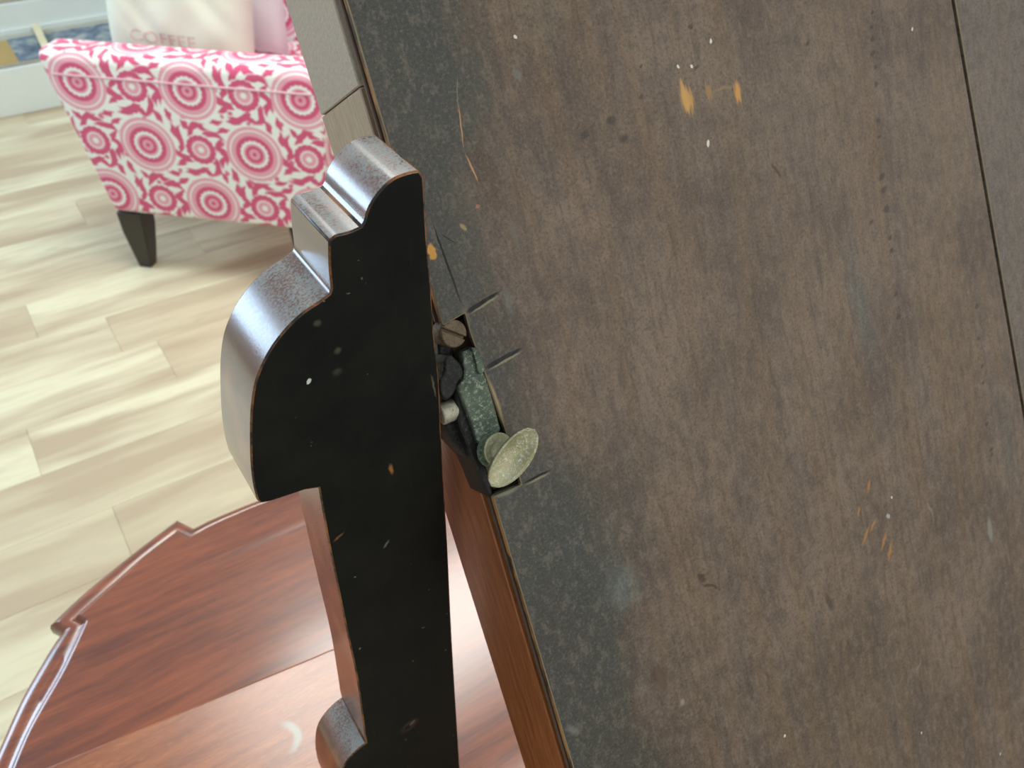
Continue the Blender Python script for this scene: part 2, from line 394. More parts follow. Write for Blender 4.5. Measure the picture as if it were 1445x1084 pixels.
def arclen(pts, z0):
    out = [(0, pts[0][1]-Bz)]; v = pts[0][1]-Bz
    for i in range(len(pts)):
        a_ = pts[i]; b_ = pts[(i+1) % len(pts)]; v += math.hypot(a_[0]-b_[0], a_[1]-b_[1]); out.append((0, v))
    return out
def slab(name, sfun, y0, y1, z0, z1, r, stations, parent=chair, rr=.02, mats=None):
    """rounded box; sfun(t,z) gives x at station t (0..1) and height z"""
    prof = rrect(y0, y1, z0, z1, r); yc, zc = (y0+y1)/2, (z0+z1)/2
    rings = []
    st_ = [(0, 1-rr*1.0), (rr*.25, 1-rr*.35), (rr*.9, 1)]+[(k/stations, 1) for k in range(1, stations)]+[(1-rr*.9, 1), (1-rr*.25, 1-rr*.35), (1, 1-rr)]
    for tt, s_ in st_:
        rings.append([(sfun(tt, z), yc+(y-yc)*s_ if (y1-y0) > 0 else y, zc+(z-zc)*s_) for y, z in prof])
    return gridmesh(name, rings, arclen(prof, z0), mats=mats or fab, parent=parent)
def armx(tt, z):
    k = (z-.19)/.46
    front = -.085*k+.012*math.sin(k*3.1); rear = .632+.03*k
    return front+(rear-front)*tt
ARM_TOP = .647
slab('armrest', armx, 0, .115, .19, ARM_TOP, .028, 10)
slab('armrest', armx, .625, .74, .19, ARM_TOP, .028, 6)
slab('seat_base', lambda tt, z: -.01+.60*tt, .115, .625, .19, .40, .02, 6)
slab('seat_cushion', lambda tt, z: -.03+.55*tt, .12, .62, .398, .50, .045, 6)
slab('backrest', lambda tt, z: .49+.24*(z-.3)+(.16-.04*(z-.3))*tt, .116, .624, .20, 1.0, .05, 4)
# welt seam along the arm
sp_ = []
for k in range(0, 21):
    sp_.append((armx(.02+.95*k/20, .59), .0012, .59))
vs = []; fs = []
for i, p in enumerate(sp_):
    for k in range(6):
        a_ = k*math.pi/3; vs.append((p[0], p[1]+.0035*math.cos(a_), p[2]+.0035*math.sin(a_)))
for i in range(len(sp_)-1):
    for k in range(6): fs.append([i*6+k, i*6+(k+1) % 6, (i+1)*6+(k+1) % 6, (i+1)*6+k])
link('piping', mesh('piping', vs, fs, True), simple('rose_piping', srgb(226, 190, 200), .8), chair)
def chairleg(x, y, lean):
    secs = [(0, 0, .060, .195), (-.003, 0, .056, .13), (-.006, 0, .044, .065), (-.010, 0, .031, 0)]
    vs = []; fs = []
    for (ox, oy, w_, z) in secs:
        vs += [(x+ox*lean+a_*w_*.62, y+b_*w_*.62, z) for a_, b_ in ((-1, -1), (1, -1), (1, 1), (-1, 1))]
    for i in range(3): fs += [[i*4+k, i*4+(k+1) % 4, i*4+4+(k+1) % 4, i*4+4+k] for k in range(4)]
    fs += [[0, 1, 2, 3], [15, 14, 13, 12]]
    bevel(link('leg', mesh('leg', vs, fs), blackwood, chair), .004, 2, angle=50)
for x, y, l in ((.034, .038, 1), (.545, .045, -1), (.045, .69, 1), (.585, .69, -1)): chairleg(x, y, l)
# cushions
def cushion(name, w, h, th, mat, label, mw, wr=.006):
    N = 26; vs = []; fs = []
    for side in (1, -1):
        for i in range(N+1):
            for j in range(N+1):
                u, v = 2*i/N-1, 2*j/N-1
                pin = 1-.06*(1-abs(u*v))*(abs(u)**4+abs(v)**4)/2
                z = th/2*max(0, (1-u**4)*(1-v**4))**.45
                z += side*0+wr*math.sin(7*u+3*v*v+side)*math.cos(4*v-2*u)*(1-u*u)*(1-v*v)+wr*.7*math.sin(13*(u+v)**2)*(1-u*u)*(1-v*v)
                vs.append((u*w/2*pin, v*h/2*pin, side*max(z, 0)))
    K = (N+1)**2
    for s_ in (0, 1):
        for i in range(N):
            for j in range(N):
                a_ = s_*K+i*(N+1)+j; f = [a_, a_+1, a_+N+2, a_+N+1]; fs.append(f if s_ else f[::-1])
    me = mesh(name, vs, fs, True)
    bm = bmesh.new(); bm.from_mesh(me); bmesh.ops.remove_doubles(bm, verts=bm.verts, dist=1e-5); bmesh.ops.recalc_face_normals(bm, faces=bm.faces); bm.to_mesh(me); bm.free()
    for p in me.polygons: p.use_smooth = True
    o = link(name, me, mat); o.matrix_world = mw; return tag(o, label, 'cushion')
CH = Matrix.Translation((pa[0], pa[1], 0))@Matrix.Rotation(math.atan2(ds[1], ds[0]), 4, 'Z')
def place(x, y, z, rx, ry, rz):
    return CH@Matrix.Translation((x, y, z))@Matrix.Rotation(math.radians(rz), 4, 'Z')@Matrix.Rotation(math.radians(ry), 4, 'Y')@Matrix.Rotation(math.radians(rx), 4, 'X')
ivory = simple('ivory_satin', srgb(240, 250, 232), .45, .4, var=.04, scale=8)
whitef = simple('white_cotton', srgb(240, 243, 246), .8, .2, var=.02, scale=30)
c1 = cushion('cushion', .40, .44, .16, ivory, 'ivory satin cushion with faint pink lettering, front one on the armchair seat', place(.205, .25, .73, 90, 8, 2))
c2 = cushion('cushion', .42, .44, .13, whitef, 'plain white cotton cushion standing on the armchair seat behind the ivory one', place(.215, .435, .75, 90, 4, -2))
# pale lettering printed low on the ivory cushion, as a part of it
tc = bpy.data.curves.new('lettering', 'FONT'); tc.body = 'COFFEE'; tc.size = .062; tc.align_x = 'LEFT'; tc.resolution_u = 3
to = bpy.data.objects.new('lettering_source', tc); COL.objects.link(to)
bpy.context.view_layer.update()
lm = bpy.data.meshes.new_from_object(to); bpy.data.objects.remove(to)
Mi = c1.matrix_world.inverted(); Mi3 = Mi.to_3x3()
def on_cushion(p, zz):
    o_ = Mi@Vector(CAM); d_ = Mi3@Vector(ray(*p)); k = (zz-o_.z)/d_.z; return o_+d_*k
l0 = on_cushion((190, 51), .05); l1 = on_cushion((284, 63), .05); ld = Vector((l1.x-l0.x, l1.y-l0.y)); LW = max(v_.co.x for v_ in lm.vertices); sc1 = ld.length/LW; ld.normalize()
bm = bmesh.new(); bm.from_mesh(lm); bmesh.ops.triangulate(bm, faces=bm.faces); bmesh.ops.subdivide_edges(bm, edges=bm.edges, cuts=1)
for v_ in bm.verts:
    x_, y_ = v_.co.x*sc1, v_.co.y*sc1*.8
    X_ = l0.x+ld.x*x_-ld.y*y_; Y_ = l0.y+ld.y*x_+ld.x*y_
    u_, w_ = X_/.20, Y_/.22
    Z_ = .080*max(0, (1-u_**4)*(1-w_**4))**.45+.006*math.sin(7*u_+3*w_*w_+1)*math.cos(4*w_-2*u_)*(1-u_*u_)*(1-w_*w_)+.0042*math.sin(13*(u_+w_)**2)*(1-u_*u_)*(1-w_*w_)
    v_.co = (X_, Y_, Z_+.0015)
bm.to_mesh(lm); bm.free()
to = link('lettering', lm, simple('faded_rose_print', srgb(228, 200, 196), .7, .2), c1); tag(to, 'faint pink lettering')

# ================================================================ dresser
DZ = .75
dr = empty('dresser', (.4, .45, 0), 'mahogany dresser with a shaped moulded top, under the mirror and its supports', 'dresser')
inner_px = [(18, 1084), (39, 1034), (62, 992), (87, 949), (107, 908), (123, 873), (112, 867), (145, 838), (173, 814), (206, 783), (249, 751), (264, 760), (278, 752), (300, 740), (345, 720), (375, 708)]
outer_px = [(-22, 1100), (1, 1054), (31, 988), (60, 936), (84, 899), (90, 890), (68, 883), (91, 862), (130, 827), (197, 774), (250, 734), (274, 746), (300, 732), (325, 722), (350, 712), (375, 702)]
outer_px = [(-22, 1100), (1, 1050), (28, 990), (56, 940), (76, 908), (88, 893), (69, 884), (91, 862), (130, 827), (197, 774), (250, 734), (274, 746), (288, 739), (303, 732), (345, 715), (378, 702)]
inn = [onz(p, DZ)[:2] for p in inner_px]; outr = [onz(p, DZ-.014)[:2] for p in outer_px]
# the unseen rest of the outline: left end, back, and the mirror image of the front at the far right
xm = .50
def full(o_, ext):
    o_ = [np.array(p) for p in o_]
    mir = [np.array([2*xm-p[0], p[1]]) for p in o_]
    l0 = o_[0]
    left = [np.array([l0[0]-.022, l0[1]-.05]), np.array([l0[0]-.030, l0[1]-.12]), np.array([-.19-ext, .20-ext])]
    return left[::-1]+o_+[np.array([xm, o_[-1][1]+.012])]+mir[::-1]+[np.array([2*xm-p[0], p[1]]) for p in left]
def smooth_runs(o_):
    out_ = []
    for a_, b_ in ((0, 5), (6, 10), (11, 11), (12, 15)): out_ += list(catmull(o_[a_:b_+1], 5)) if b_ > a_ else [o_[a_]]
    return out_
inn = smooth_runs(inn); outr = smooth_runs(outr)
Pin = full(inn, 0); Pout = full(outr, .018)
def dl(p, z): return (p[0]-.4, p[1]-.45, z)
rings = [(0, DZ-.010, .02), (0, DZ, 0)]
prof = [(-.10, DZ), (.0, DZ-.0006), (.10, DZ-.003), (.18, DZ-.0065), (.30, DZ-.008), (.42, DZ-.0075), (.62, DZ-.0078), (.80, DZ-.0095), (.93, DZ-.0125), (1.0, DZ-.018), (1.0, DZ-.026), (.9, DZ-.030)]
n = len(Pin); vs = []; fs = []
for tt, z in prof: vs += [dl(Pin[i]*(1-tt)+Pout[i]*tt, z) for i in range(n)]
for k in range(len(prof)-1): fs += [[k*n+i, k*n+(i+1) % n, (k+1)*n+(i+1) % n, (k+1)*n+i] for i in range(n)]
fs += [list(range(n)), list(range(len(prof)*n-1, (len(prof)-1)*n-1, -1))]
top = link('top', mesh('top', vs, fs, True), M_mahog, dr); bpy_smooth(top, 30)
cent = np.array([xm, .42])
prism('body', [cent+(p-cent)*np.array([.93, .84]) for p in Pin], .12, DZ-.031, lambda p, q, l: dl((p, q), l), M_side, dr, smooth=True)
for k in range(3):
    z0 = .15+.185*k
    d_ = box('drawer', dl((.30, .615, 0), z0)[:3], dl((.70, .632, 0), z0+.165)[:3], M_mahog, dr, .003)
    for sx in (.40, .60): tube('knob', (sx-.4, .632-.45, z0+.08), (sx-.4, .652-.45, z0+.08), .008, .013, simple('aged_brass', srgb(150, 120, 70), .35, .5, metal=1), d_)
for x, y in ((-.09, .26), (1.09, .26), (.02, .55), (.98, .55)):
    tube('foot', dl((x, y), 0), dl((x, y), .13), .017, .028, M_side, dr)
# riser board standing on the dresser top
rz = DZ+.018
A = onz((60, 1084), rz)[:2]; B = onz((471, 914), rz)[:2]; dAB = (B-A)/np.linalg.norm(B-A)
A2 = A-dAB*.05
arc_ = catmull([B-dAB*.02, B, B+dAB*.012+np.array([.003, -.004]), B+dAB*.02+np.array([.004, -.018]), np.array([B[0]+.022, .33]), np.array([B[0]+.02, .26]), np.array([B[0]+.02, .215])], 4)
ro = [A2]+arc_+[np.array([A2[0], .215])]
t = NT('ringed_riser_mahogany', .33, .5, .8); t.b.inputs['Coat Roughness'].default_value = .22; t.b.inputs['Coat IOR'].default_value = 1.55
v = t.mp(t.warp(t.obj, 3, .03), sc=(2.5, 18, 16)); a_ = t.noise(v, 6, 5, .6); b_ = t.noise(v, 36, 3, .6)
c = t.mix(t.rng(a_, .35, .65), srgb(128, 62, 24), srgb(160, 88, 40))
c = t.mix(t.math('MULTIPLY', t.rng(b_, .55, .75), .6), c, srgb(178, 118, 74))
rc = onz((398, 1044), rz); xy = t.mp(t.warp(t.obj, 60, .003), loc=(-rc[0], -rc[1], 0))
rr_ = t.length(t.mp(xy, sc=(1, 1, 0))); ring = t.math('MULTIPLY', t.rng(t.math('ABSOLUTE', t.math('SUBTRACT', rr_, .0125)), .0045, .0015), t.rng(t.math('ADD', t.sep(xy)[0], t.math('MULTIPLY', t.sep(xy)[1], -.1)), .001, .008))
c = t.mix(t.math('MULTIPLY', ring, .8), c, srgb(150, 160, 150))
t.bump(b_, .3, .0008)
M_riser = t.out(c)
rs_ = prism('riser_board', ro, DZ, rz, lambda p, q, l: dl((p, q), l), M_riser, dr, .006, 3)
for vtx in rs_.data.vertices: vtx.co += Vector((.4, .45, 0))
rs_.location = (-.4, -.45, 0)

# ================================================================ mirror support (scrolled upright)
YS, TH = .25, .035
segs = [
 [(598, 250), (603, 340), (609.5, 417), (613, 474), (620, 540), (622.5, 607), (627, 690), (632, 773), (638, 903), (649, 1084), (655, 1190)],     # right edge, downwards
]
scroll = [[(592, 241), (577, 243.5), (557, 251), (541, 264), (528, 280), (519, 296), (514.5, 312)],
          [(510, 320), (494, 327), (474, 332)], [(464, 340), (464.5, 375), (467.5, 408)], [(465, 415), (449.5, 427), (427, 442), (403, 465), (382.7, 491.5), (368, 519), (359, 545), (354.6, 577), (353.5, 607), (354.2, 651), (357.6, 683), (363, 706)],
          [(367, 710.5), (382, 708), (403, 701), (430, 692)], [(450, 689), (463, 762), (489, 888.6), (504, 959), (515, 1040)],
          [(517, 1049), (505, 1058), (490, 1074), (480, 1092), (477, 1115), (481, 1140), (492, 1160)], [(500, 1172), (497, 1190), (490, 1230), (484, 1275)]]
out = []
for s_ in scroll: out += [tuple(p) for p in catmull(s_, 4)]
right = [tuple(p) for p in catmull(segs[0], 3)]
base_px = (662, 1300)
pts = [sup_uv(p) for p in out]+[None]+[sup_uv(p) for p in right[::-1]]
zb = rz+.0
left_end = pts[pts.index(None)-1]
i0 = pts.index(None)
pts = [p for p in pts[:i0] if p[1] > zb+.001]+[(pts[i0-1][0], zb), (pts[i0+1][0], zb)]+[p for p in pts[i0+1:] if p[1] > zb+.001]
sup = prism('mirror_support', pts, YS, YS+TH, lambda p, q, l: (p, l, q), [M_black, M_edge, M_wear], None, .0011, 2, 2, angle=40)
for p in sup.data.polygons:
    n_ = p.normal
    p.material_index = 0 if n_.y < -.9 else 1
ref = empty('origin', (0, 0, 0)); bpy.data.objects.remove(ref)
tag(sup, 'scrolled upright mirror support with black back and worn brown edges, standing on the dresser', 'mirror support')

# ================================================================ mirror
TILT = math.radians(30); s_, c_ = math.sin(TILT), math.cos(TILT)
X0 = .1418
P0 = ony((640, 560), YS); P0 = np.array([X0, YS, P0[2]])
UP = np.array([0, s_, c_]); N = np.array([0, -c_, s_])
mir = empty('dressing_mirror', tuple(P0), 'large tilting dressing mirror seen from behind, worn brown back boards, beside the support', 'mirror', (0, 0, 0))
mir.matrix_world = Matrix(((1, 0, 0, P0[0]), (0, UP[1], N[1], P0[1]), (0, UP[2], N[2], P0[2]), (0, 0, 0, 1)))
def uv(p, w=0.):
    q = onp(p, P0+N*w, N)-P0; return np.array([q[0], q@UP])
def vw(p, x=X0):
    q = onx(p, x)-P0; return np.array([q@UP, q@N])
def uvw(p, w): a_ = uv(p, w); return np.array([a_[0], a_[1], w])
VT, VB = .235, -.465
zbot = P0[2]+VB*c_
# --- back board material with the wear of the photograph
def grain(t, c, fine, med):
    c = t.mix(t.math('MULTIPLY', t.rng(med, .51, .62), .38), c, srgb(66, 57, 50))
    c = t.mix(t.math('MULTIPLY', t.rng(med, .48, .38), .24), c, srgb(150, 134, 118))
    c = t.mix(t.math('MULTIPLY', t.rng(fine, .54, .68), .24), c, srgb(156, 144, 128))
    return t.mix(t.math('MULTIPLY', t.rng(fine, .47, .36), .45), c, srgb(50, 43, 37))
def backboard(name, shift):
    t = NT(name, .55, .35)
    o3 = t.obj; s3 = t.sep(o3); P = t.comb(s3[0], s3[1], 0.)
    Pw = t.warp(P, 40, .012); Pf = t.warp(P, 260, .003); Pl = t.warp(P, 300, .0007)
    g1 = t.noise(t.mp(t.warp(P, 5, .03), sc=(40, 3.0, 1)), 1.6, 4, .55)
    g2 = t.noise(t.mp(t.warp(P, 8, .01), sc=(150, 12, 1)), 1.6, 4, .65)
    cl = t.noise(P, 13, 4, .6); fine = t.noise(P, 620, 3, .75); med = t.noise(t.mp(P, sc=(1, .55, 1)), 190, 4, .7)
    c = t.mix(t.rng(cl, .38, .62), srgb(*(100, 82, 70)), srgb(*(128, 108, 92)))
    c = t.mix(t.math('MULTIPLY', t.rng(g1, .45, .68), .65), c, srgb(122, 98, 72))
    c = t.mix(t.math('MULTIPLY', t.rng(g1, .45, .3), .35), c, srgb(88, 74, 66))
    c = t.mix(t.math('MULTIPLY', t.rng(g2, .48, .7), .5), c, srgb(78, 60, 48))
    if shift: return t, grain(t, t.mix(.45, c, srgb(108, 104, 100)), fine, med), fine, med, g2
    t.prev = cl
    # greenish black paint smoke along the hinge edge
    L0 = uv((487, 0)); 
    vf = t.rng(s3[1], -.25, .25)
    off = t.ramp(vf, [(0, (0, 0, 0)), (.38, (0, 0, 0)), (.46, (.8, .8, .8)), (.55, (1, 1, 1)), (.68, (.6, .6, .6)), (.82, (0, 0, 0))])
    wob = t.math('ADD', t.math('MULTIPLY', off, .026), t.math('ADD', s3[0], t.math('MULTIPLY', t.math('SUBTRACT', t.noise(t.mp(P, sc=(1, .6, 1)), 22, 5, .65), .5), .085)))
    c = t.mix(t.rng(wob, .070, .034, 0, .85, True), c, srgb(62, 67, 63))
    Pc = t.comb(s3[0], t.math('ADD', s3[1], t.math('MULTIPLY', t.math('SUBTRACT', t.noise(t.mp(P, sc=(1, .08, 1)), 900, 3, .7), .5), .016)))
    def bl(p, r, ang, col, fac=.7, sf=.9, vec=None, w=0):
        nonlocal c
        a_ = uv(p); f = t.blob(vec or Pw, a_, r, ang, sf); fac = fac*(.72 if vec is None and max(r) > .012 else 1)
        c = t.mix(t.math('MULTIPLY', f, fac), c, srgb(*col))
    # broad stains, with large lighter areas above and darker ones below
    bl((840, 770), (.050, .050), .2, (66, 70, 66), .75); bl((880, 830), (.016, .020), .3, (112, 118, 112), .6, .9, Pf)
    bl((790, 920), (.045, .06), .2, (70, 62, 56), .6); bl((740, 980), (.020, .07), 0, (60, 62, 56), .7)
    bl((700, 480), (.022, .03), .1, (72, 62, 54), .7); bl((730, 560), (.03, .03), 0, (74, 66, 60), .6)
    bl((1215, 430), (.014, .06), .05, (94, 96, 90), .8); bl((1420, 620), (.014, .06), .05, (84, 82, 76), .8)
    bl((690, 250), (.010, .03), .2, (90, 66, 48), .8); bl((760, 230), (.014, .03), .2, (82, 76, 68), .6)
    bl((870, 660), (.06, .04), 0, (74, 66, 58), .5); bl((950, 1000), (.10, .06), 0, (82, 68, 56), .55)
    bl((1200, 980), (.12, .08), 0, (88, 72, 54), .5); bl((1330, 200), (.05, .08), 0, (134, 116, 96), .5); bl((1100, 120), (.1, .06), 0, (124, 108, 90), .5)
    bl((760, 20), (.02, .03), 0, (120, 110, 90), .5)
    c = grain(t, c, fine, med)
    # small marks, chips and scratches
    bl((970, 141), (.0055, .0085), 0, (198, 150, 82), .95, .6, Pc); bl((966, 135), (.0025, .011), .1, (206, 158, 88), .8, .6, Pc)
    bl((1000, 130), (.003, .006), .1, (170, 128, 76), .7, .7, Pc); bl((1041, 130), (.0030, .007), -.05, (206, 150, 80), .95, .6, Pc)
    bl((1020, 125), (.012, .0015), 0, (160, 130, 86), .5, .8, Pf); bl((609, 355), (.0022, .0045), 0, (206, 150, 66), 1, .35, Pf)
    bl((654, 320), (.0012, .002), .5, (160, 140, 96), .9, .5, Pf); bl((674, 293), (.0014, .001), .5, (170, 110, 90), .9, .5, Pf)
    for p, r, an in (((1226, 686), (.0018, .006), -.35), ((1212, 722), (.0016, .005), -.3), ((1222, 756), (.0018, .0085), -.7), ((1247, 765), (.0018, .009), -.62), ((1256, 778), (.0022, .0095), -.5), ((1232, 742), (.0016, .006), -.8)):
        bl(p, r, an, (176, 124, 66), .8, .8, Pf)
    bl((1253, 727), (.0018, .0018), 0, (170, 176, 170), .9, .5); bl((1256, 700), (.0009, .0009), 0, (220, 220, 210), .9, .3)
    bl((1397, 748), (.0035, .014), 0, (136, 134, 122), .8, .7, Pf); bl((1315, 720), (.0012, .012), .25, (140, 126, 110), .6, .7)
    bl((931, 955), (.0075, .0125), .2, (74, 54, 42), .6, .8, Pf); bl((932, 957), (.003, .008), .2, (104, 80, 62), .6, .6, Pf)
    bl((990, 815), (.003, .005), .6, (66, 48, 36), .8, .6, Pf); bl((1002, 832), (.0012, .008), .7, (72, 54, 42), .8, .6)
    bl((963, 992), (.003, .0025), .5, (150, 140, 124), .8, .7, Pf); bl((1170, 850), (.003, .010), .2, (70, 56, 42), .7, .7, Pf)
    bl((1262, 980), (.0009, .028), .18, (128, 116, 96), .7, .7); bl((1294, 940), (.006, .0008), .7, (140, 130, 110), .7, .7)
    bl((1097, 240), (.0012, .006), .5, (72, 54, 42), .8, .6); bl((808, 1030), (.003, .006), .6, (128, 124, 112), .6, .8, Pf)
    bl((717, 425), (.003, .010), 0, (112, 110, 102), .6, .8, Pf); bl((725, 330), (.0015, .012), .1, (106, 104, 96), .6, .8, Pf); bl((730, 105), (.0025, .005), .3, (116, 116, 110), .7, .7, Pf)
    bl((1145, 1038), (.0015, .0015), 0, (225, 215, 200), 0, .3)
    for p in ((1106, 1038), (1412, 1063), (1299, 1037), (978, 95), (1002, 202), (957, 95), (1287, 42), (1000, 52), (724, 50)): bl(p, (.0010, .0013), 0, (226, 222, 206), .95, .4)
    # dents, their hollow shade painted as small dark spots
    pits = None
    for p, r in (((1231, 18), .0016), ((1230, 38), .002), ((1231, 55), .0022), ((1232, 75), .0025), ((1235, 95), .002), ((1236, 119), .002), ((1240, 170), .002), ((1241, 192), .0015), ((1244, 250), .003), ((1247, 268), .003), ((1250, 296), .0028),
                 ((1230, 313), .002), ((1256, 335), .002), ((1258, 354), .002), ((1264, 415), .002), ((1268, 447), .0022), ((1140, 62), .002), ((1378, 433), .0022), ((1381, 478), .0016), ((1386, 517), .0022), ((1388, 540), .002), ((1393, 598), .0022), ((1399, 634), .0022), ((1399, 642), .0018),
                 ((905, 93), .0014), ((982, 95), .0016), ((905, 137), .0017), ((862, 170), .003), ((880, 195), .003), ((825, 190), .003), ((975, 38), .002)):
        f = t.blob(Pf, uv(p), (r*1.35, r*.85), .4, .6); pits = f if pits is None else t.math('MAXIMUM', pits, f)
    c = t.mix(t.math('MULTIPLY', pits, .68), c, srgb(56, 50, 46))
    # cut lines and cracks
    cuts = None
    def seg(p, q, wd):
        nonlocal cuts
        a_, b_ = uv(p), uv(q); m_ = (a_+b_)/2; L_ = np.linalg.norm(b_-a_)/2; an = math.atan2(b_[1]-a_[1], b_[0]-a_[0])
        f = t.blob(Pl, m_, (L_*1.03, wd), an, .45); cuts = f if cuts is None else t.math('MAXIMUM', cuts, f)
    seg((657, 441), (709, 409), .0012); seg((657, 442), (685, 425), .0016); seg((683, 521), (742, 488), .0013); seg((683, 521), (715, 503), .0016); seg((733, 685), (781, 661), .0008)
    seg((607, 305), (655, 440), .0007); seg((622, 330), (645, 345), .0003)
    c = t.mix(cuts, c, srgb(10, 9, 8))
    def lite(p, q, wd, col=(160, 146, 118), fac=.6):
        a_, b_ = uv(p), uv(q); m_ = (a_+b_)/2; L_ = np.linalg.norm(b_-a_)/2; an = math.atan2(b_[1]-a_[1], b_[0]-a_[0]); nonlocal c
        c = t.mix(t.math('MULTIPLY', t.blob(Pl, m_, (L_*1.03, wd), an, .6), fac), c, srgb(*col))
    lite((659, 446), (709, 414), .0007); lite((685, 525), (742, 493), .0008); lite((737, 687), (781, 665), .0008)
    lite((645, 100), (646, 165), .0004, (150, 130, 100), .5); lite((646, 140), (655, 215), .0005, (186, 140, 96), .9); lite((655, 213), (677, 262), .0006, (192, 140, 96), .95)
    lite((684, 525), (712, 604), .0022, (168, 146, 104), .75); lite((692, 702), (735, 686), .0025, (130, 130, 112), .8)
    t._extra = t.math('MAXIMUM', pits, cuts)
    return t, c, fine, med, g2
def finish(t, c, fine, med, g2):
    h = t.math('ADD', t.math('MULTIPLY', med, .5), t.math('MULTIPLY', fine, .35))

    t.bump(h, .7, .0009)
    return t.out(c, t.rng(med, .3, .7, .66, .46))
M_back = finish(*backboard('worn_back_board', False))
M_back2 = finish(*backboard('worn_back_board_grey', True))
fn = lambda p, q, l: (p, q, l)
# --- back boards
gl = [uv(p) for p in ((1343, 0), (1415, 400), (1443, 581))]; gs = (gl[2][0]-gl[0][0])/(gl[2][1]-gl[0][1])
gx = lambda v: gl[0][0]+gs*(v-gl[0][1])
notch = [uv(p) for p in ((617, 463), (643, 450), (656.5, 442), (664, 470), (682, 520), (698, 565), (713, 606), (736, 684), (692, 703))]
lx = lambda v: .0005
for p in notch: p[0] = max(p[0], .0012)

poly = [(lx(VT), VT), (gx(VT), VT), (gx(VB), VB), (lx(VB), VB), (lx(0), notch[-1][1]-.0006)]+[tuple(p) for p in notch[::-1]]+[(lx(0), notch[0][1]+.0006)]
poly = [p for i, p in enumerate(poly) if i == 0 or math.hypot(p[0]-poly[i-1][0], p[1]-poly[i-1][1]) > 1e-4]
bb = prism('back_board', poly, -.0035, 0, fn, [M_back, M_paleedge, M_orange], mir, .0007, 1, 1, angle=30)
for p in bb.data.polygons:
    if abs(p.normal.x) > .9 and p.center.x < .003: p.material_index = 2
tag(bb, 'wide worn back board with orange chips and saw cuts')
UR = .80; gap = .0034
b2 = prism('back_board', [(gx(VT)+gap, VT), (UR, VT), (UR, VB), (gx(VB)+gap, VB)], -.0035, 0, fn, [M_back2, M_paleedge], mir, .0006, 1, 1)
tag(b2, 'greyer back board at the right edge')
# --- edge layers under the boards: lining with the gap shade in its colour, thin strip, lining again
nv0, nv1 = notch[-1][1], notch[0][1]
for (v0, v1) in ((VB, nv0-.0015), (nv1+.001, VT)):
    box('gap_shade_lining', (.0028, v0, -.0062), (UR-.003, v1, -.0036), M_dark, mir)
    box('edge_strip', (.0004, v0, -.0088), (.02, v1, -.0062), M_strip, mir, .0005, 1)
    box('gap_shade_lining', (.0035, v0, -.0125), (UR-.003, v1, -.0088), M_dark, mir)
# --- stile with mortise (outline in the side plane)
WB, WF = -.0125, -.070
nb = [vw(p) for p in ((691, 702), (683, 680), (665, 652), (645, 625), (627, 606))]

sideprof = [(VB, WF), (VB, WB), (nb[0][0], WB)]+[(p[0], min(p[1], WB-.001*(i+1))) for i, p in enumerate(nb) if i > 0]+[(nb[-1][0]+.012, -.040), (nv1-.01, -.036), (nv1+.002, WB)]
sa = vw((450, 168)); sb = vw((512, 120))
slope = (sb[0]-sa[0])/(sb[1]-sa[1])
vs_at = lambda w: sa[0]+slope*(w-sa[1])
sideprof += [(vs_at(WB), WB), (vs_at(WF), WF)]
mfn = lambda p, q, l: (l, p, q)
prism('stile', sideprof, 0, .028, mfn, M_stile, mir, .0006, 1)
lowcut = vs_at(WB)-.0
u_ = prism('stile_block', [(vs_at(WF)+.0006, WF), (vs_at(WB)+.0006, WB), (VT, WB), (VT, WF)], 0, .028, mfn, M_felt, mir, .0006, 1)
tag(u_, 'rough greyish upper length of the mirror stile')
box('rail', (.029, VT-.05, WF), (UR-.03, VT, WB), M_side, mir, .001, 1)
box('rail', (.029, VB, WF), (UR-.03, VB+.05, WB), M_side, mir, .001, 1)
box('stile', (UR-.028, VB, WF), (UR, VT, WB), M_side, mir, .001, 1)
box('mirror_glass', (.029, VB+.051, WF+.008), (UR-.029, VT-.051, WF+.013), simple('silvered_glass', (.9, .9, .9), .03, .5, metal=1, var=.01), mir)
# --- mortise lining and pivot hardware
prism('mortise_floor', [tuple(uv(p, -.012)) for p in ((622, 470), (668, 440), (745, 690), (700, 712))], -.0135, -.011, fn, M_mortise, mir)
def metal(name, c1, c2, c3, rough=.5, mt=.35):
    t = NT(name, rough, .5, metal=mt); n1 = t.noise(t.obj, 620, 5, .75); n2 = t.noise(t.obj, 90, 3)
    c = t.mix(t.rng(n2, .35, .65), srgb(*c1), srgb(*c2)); c = t.mix(t.rng(n1, .52, .66), c, srgb(*c3)); t.bump(n1, .7, .0008); return t.out(c)
M_verd = metal('verdigris_metal', (66, 78, 68), (98, 110, 92), (160, 168, 144))
M_iron = metal('blackened_iron', (18, 20, 17), (30, 31, 27), (62, 63, 54), .45)
M_rust = metal('corroded_screw', (104, 88, 68), (124, 106, 84), (72, 58, 44), .6, .25)
M_steel = metal('pale_steel', (178, 172, 150), (200, 196, 178), (130, 118, 90), .4, .5)
M_brass = metal('pale_brass', (160, 154, 116), (184, 178, 144), (212, 216, 204), .3, .7)
plate_px = [(652, 497), (667, 491), (673, 505), (678, 520), (686, 528), (691, 545), (707, 606), (690, 640), (674, 622), (660, 582), (646, 545), (655, 535), (656, 520)]
plate = prism('pivot_plate', [tuple(uv(p, -.001)) for p in plate_px], -.009, -.001, fn, [M_verd], mir, .0008, 2)
tag(plate, 'green-grey corroded metal pivot plate')
prism('lug', [tuple(uv(p, 0)) for p in catmull([(664, 490), (672, 492), (679, 505), (683, 520), (679, 528), (674, 525), (671, 512), (668, 500), (664, 490)], 3)[:-1]], -.006, .0008, fn, M_verd, plate, .0008, 2)
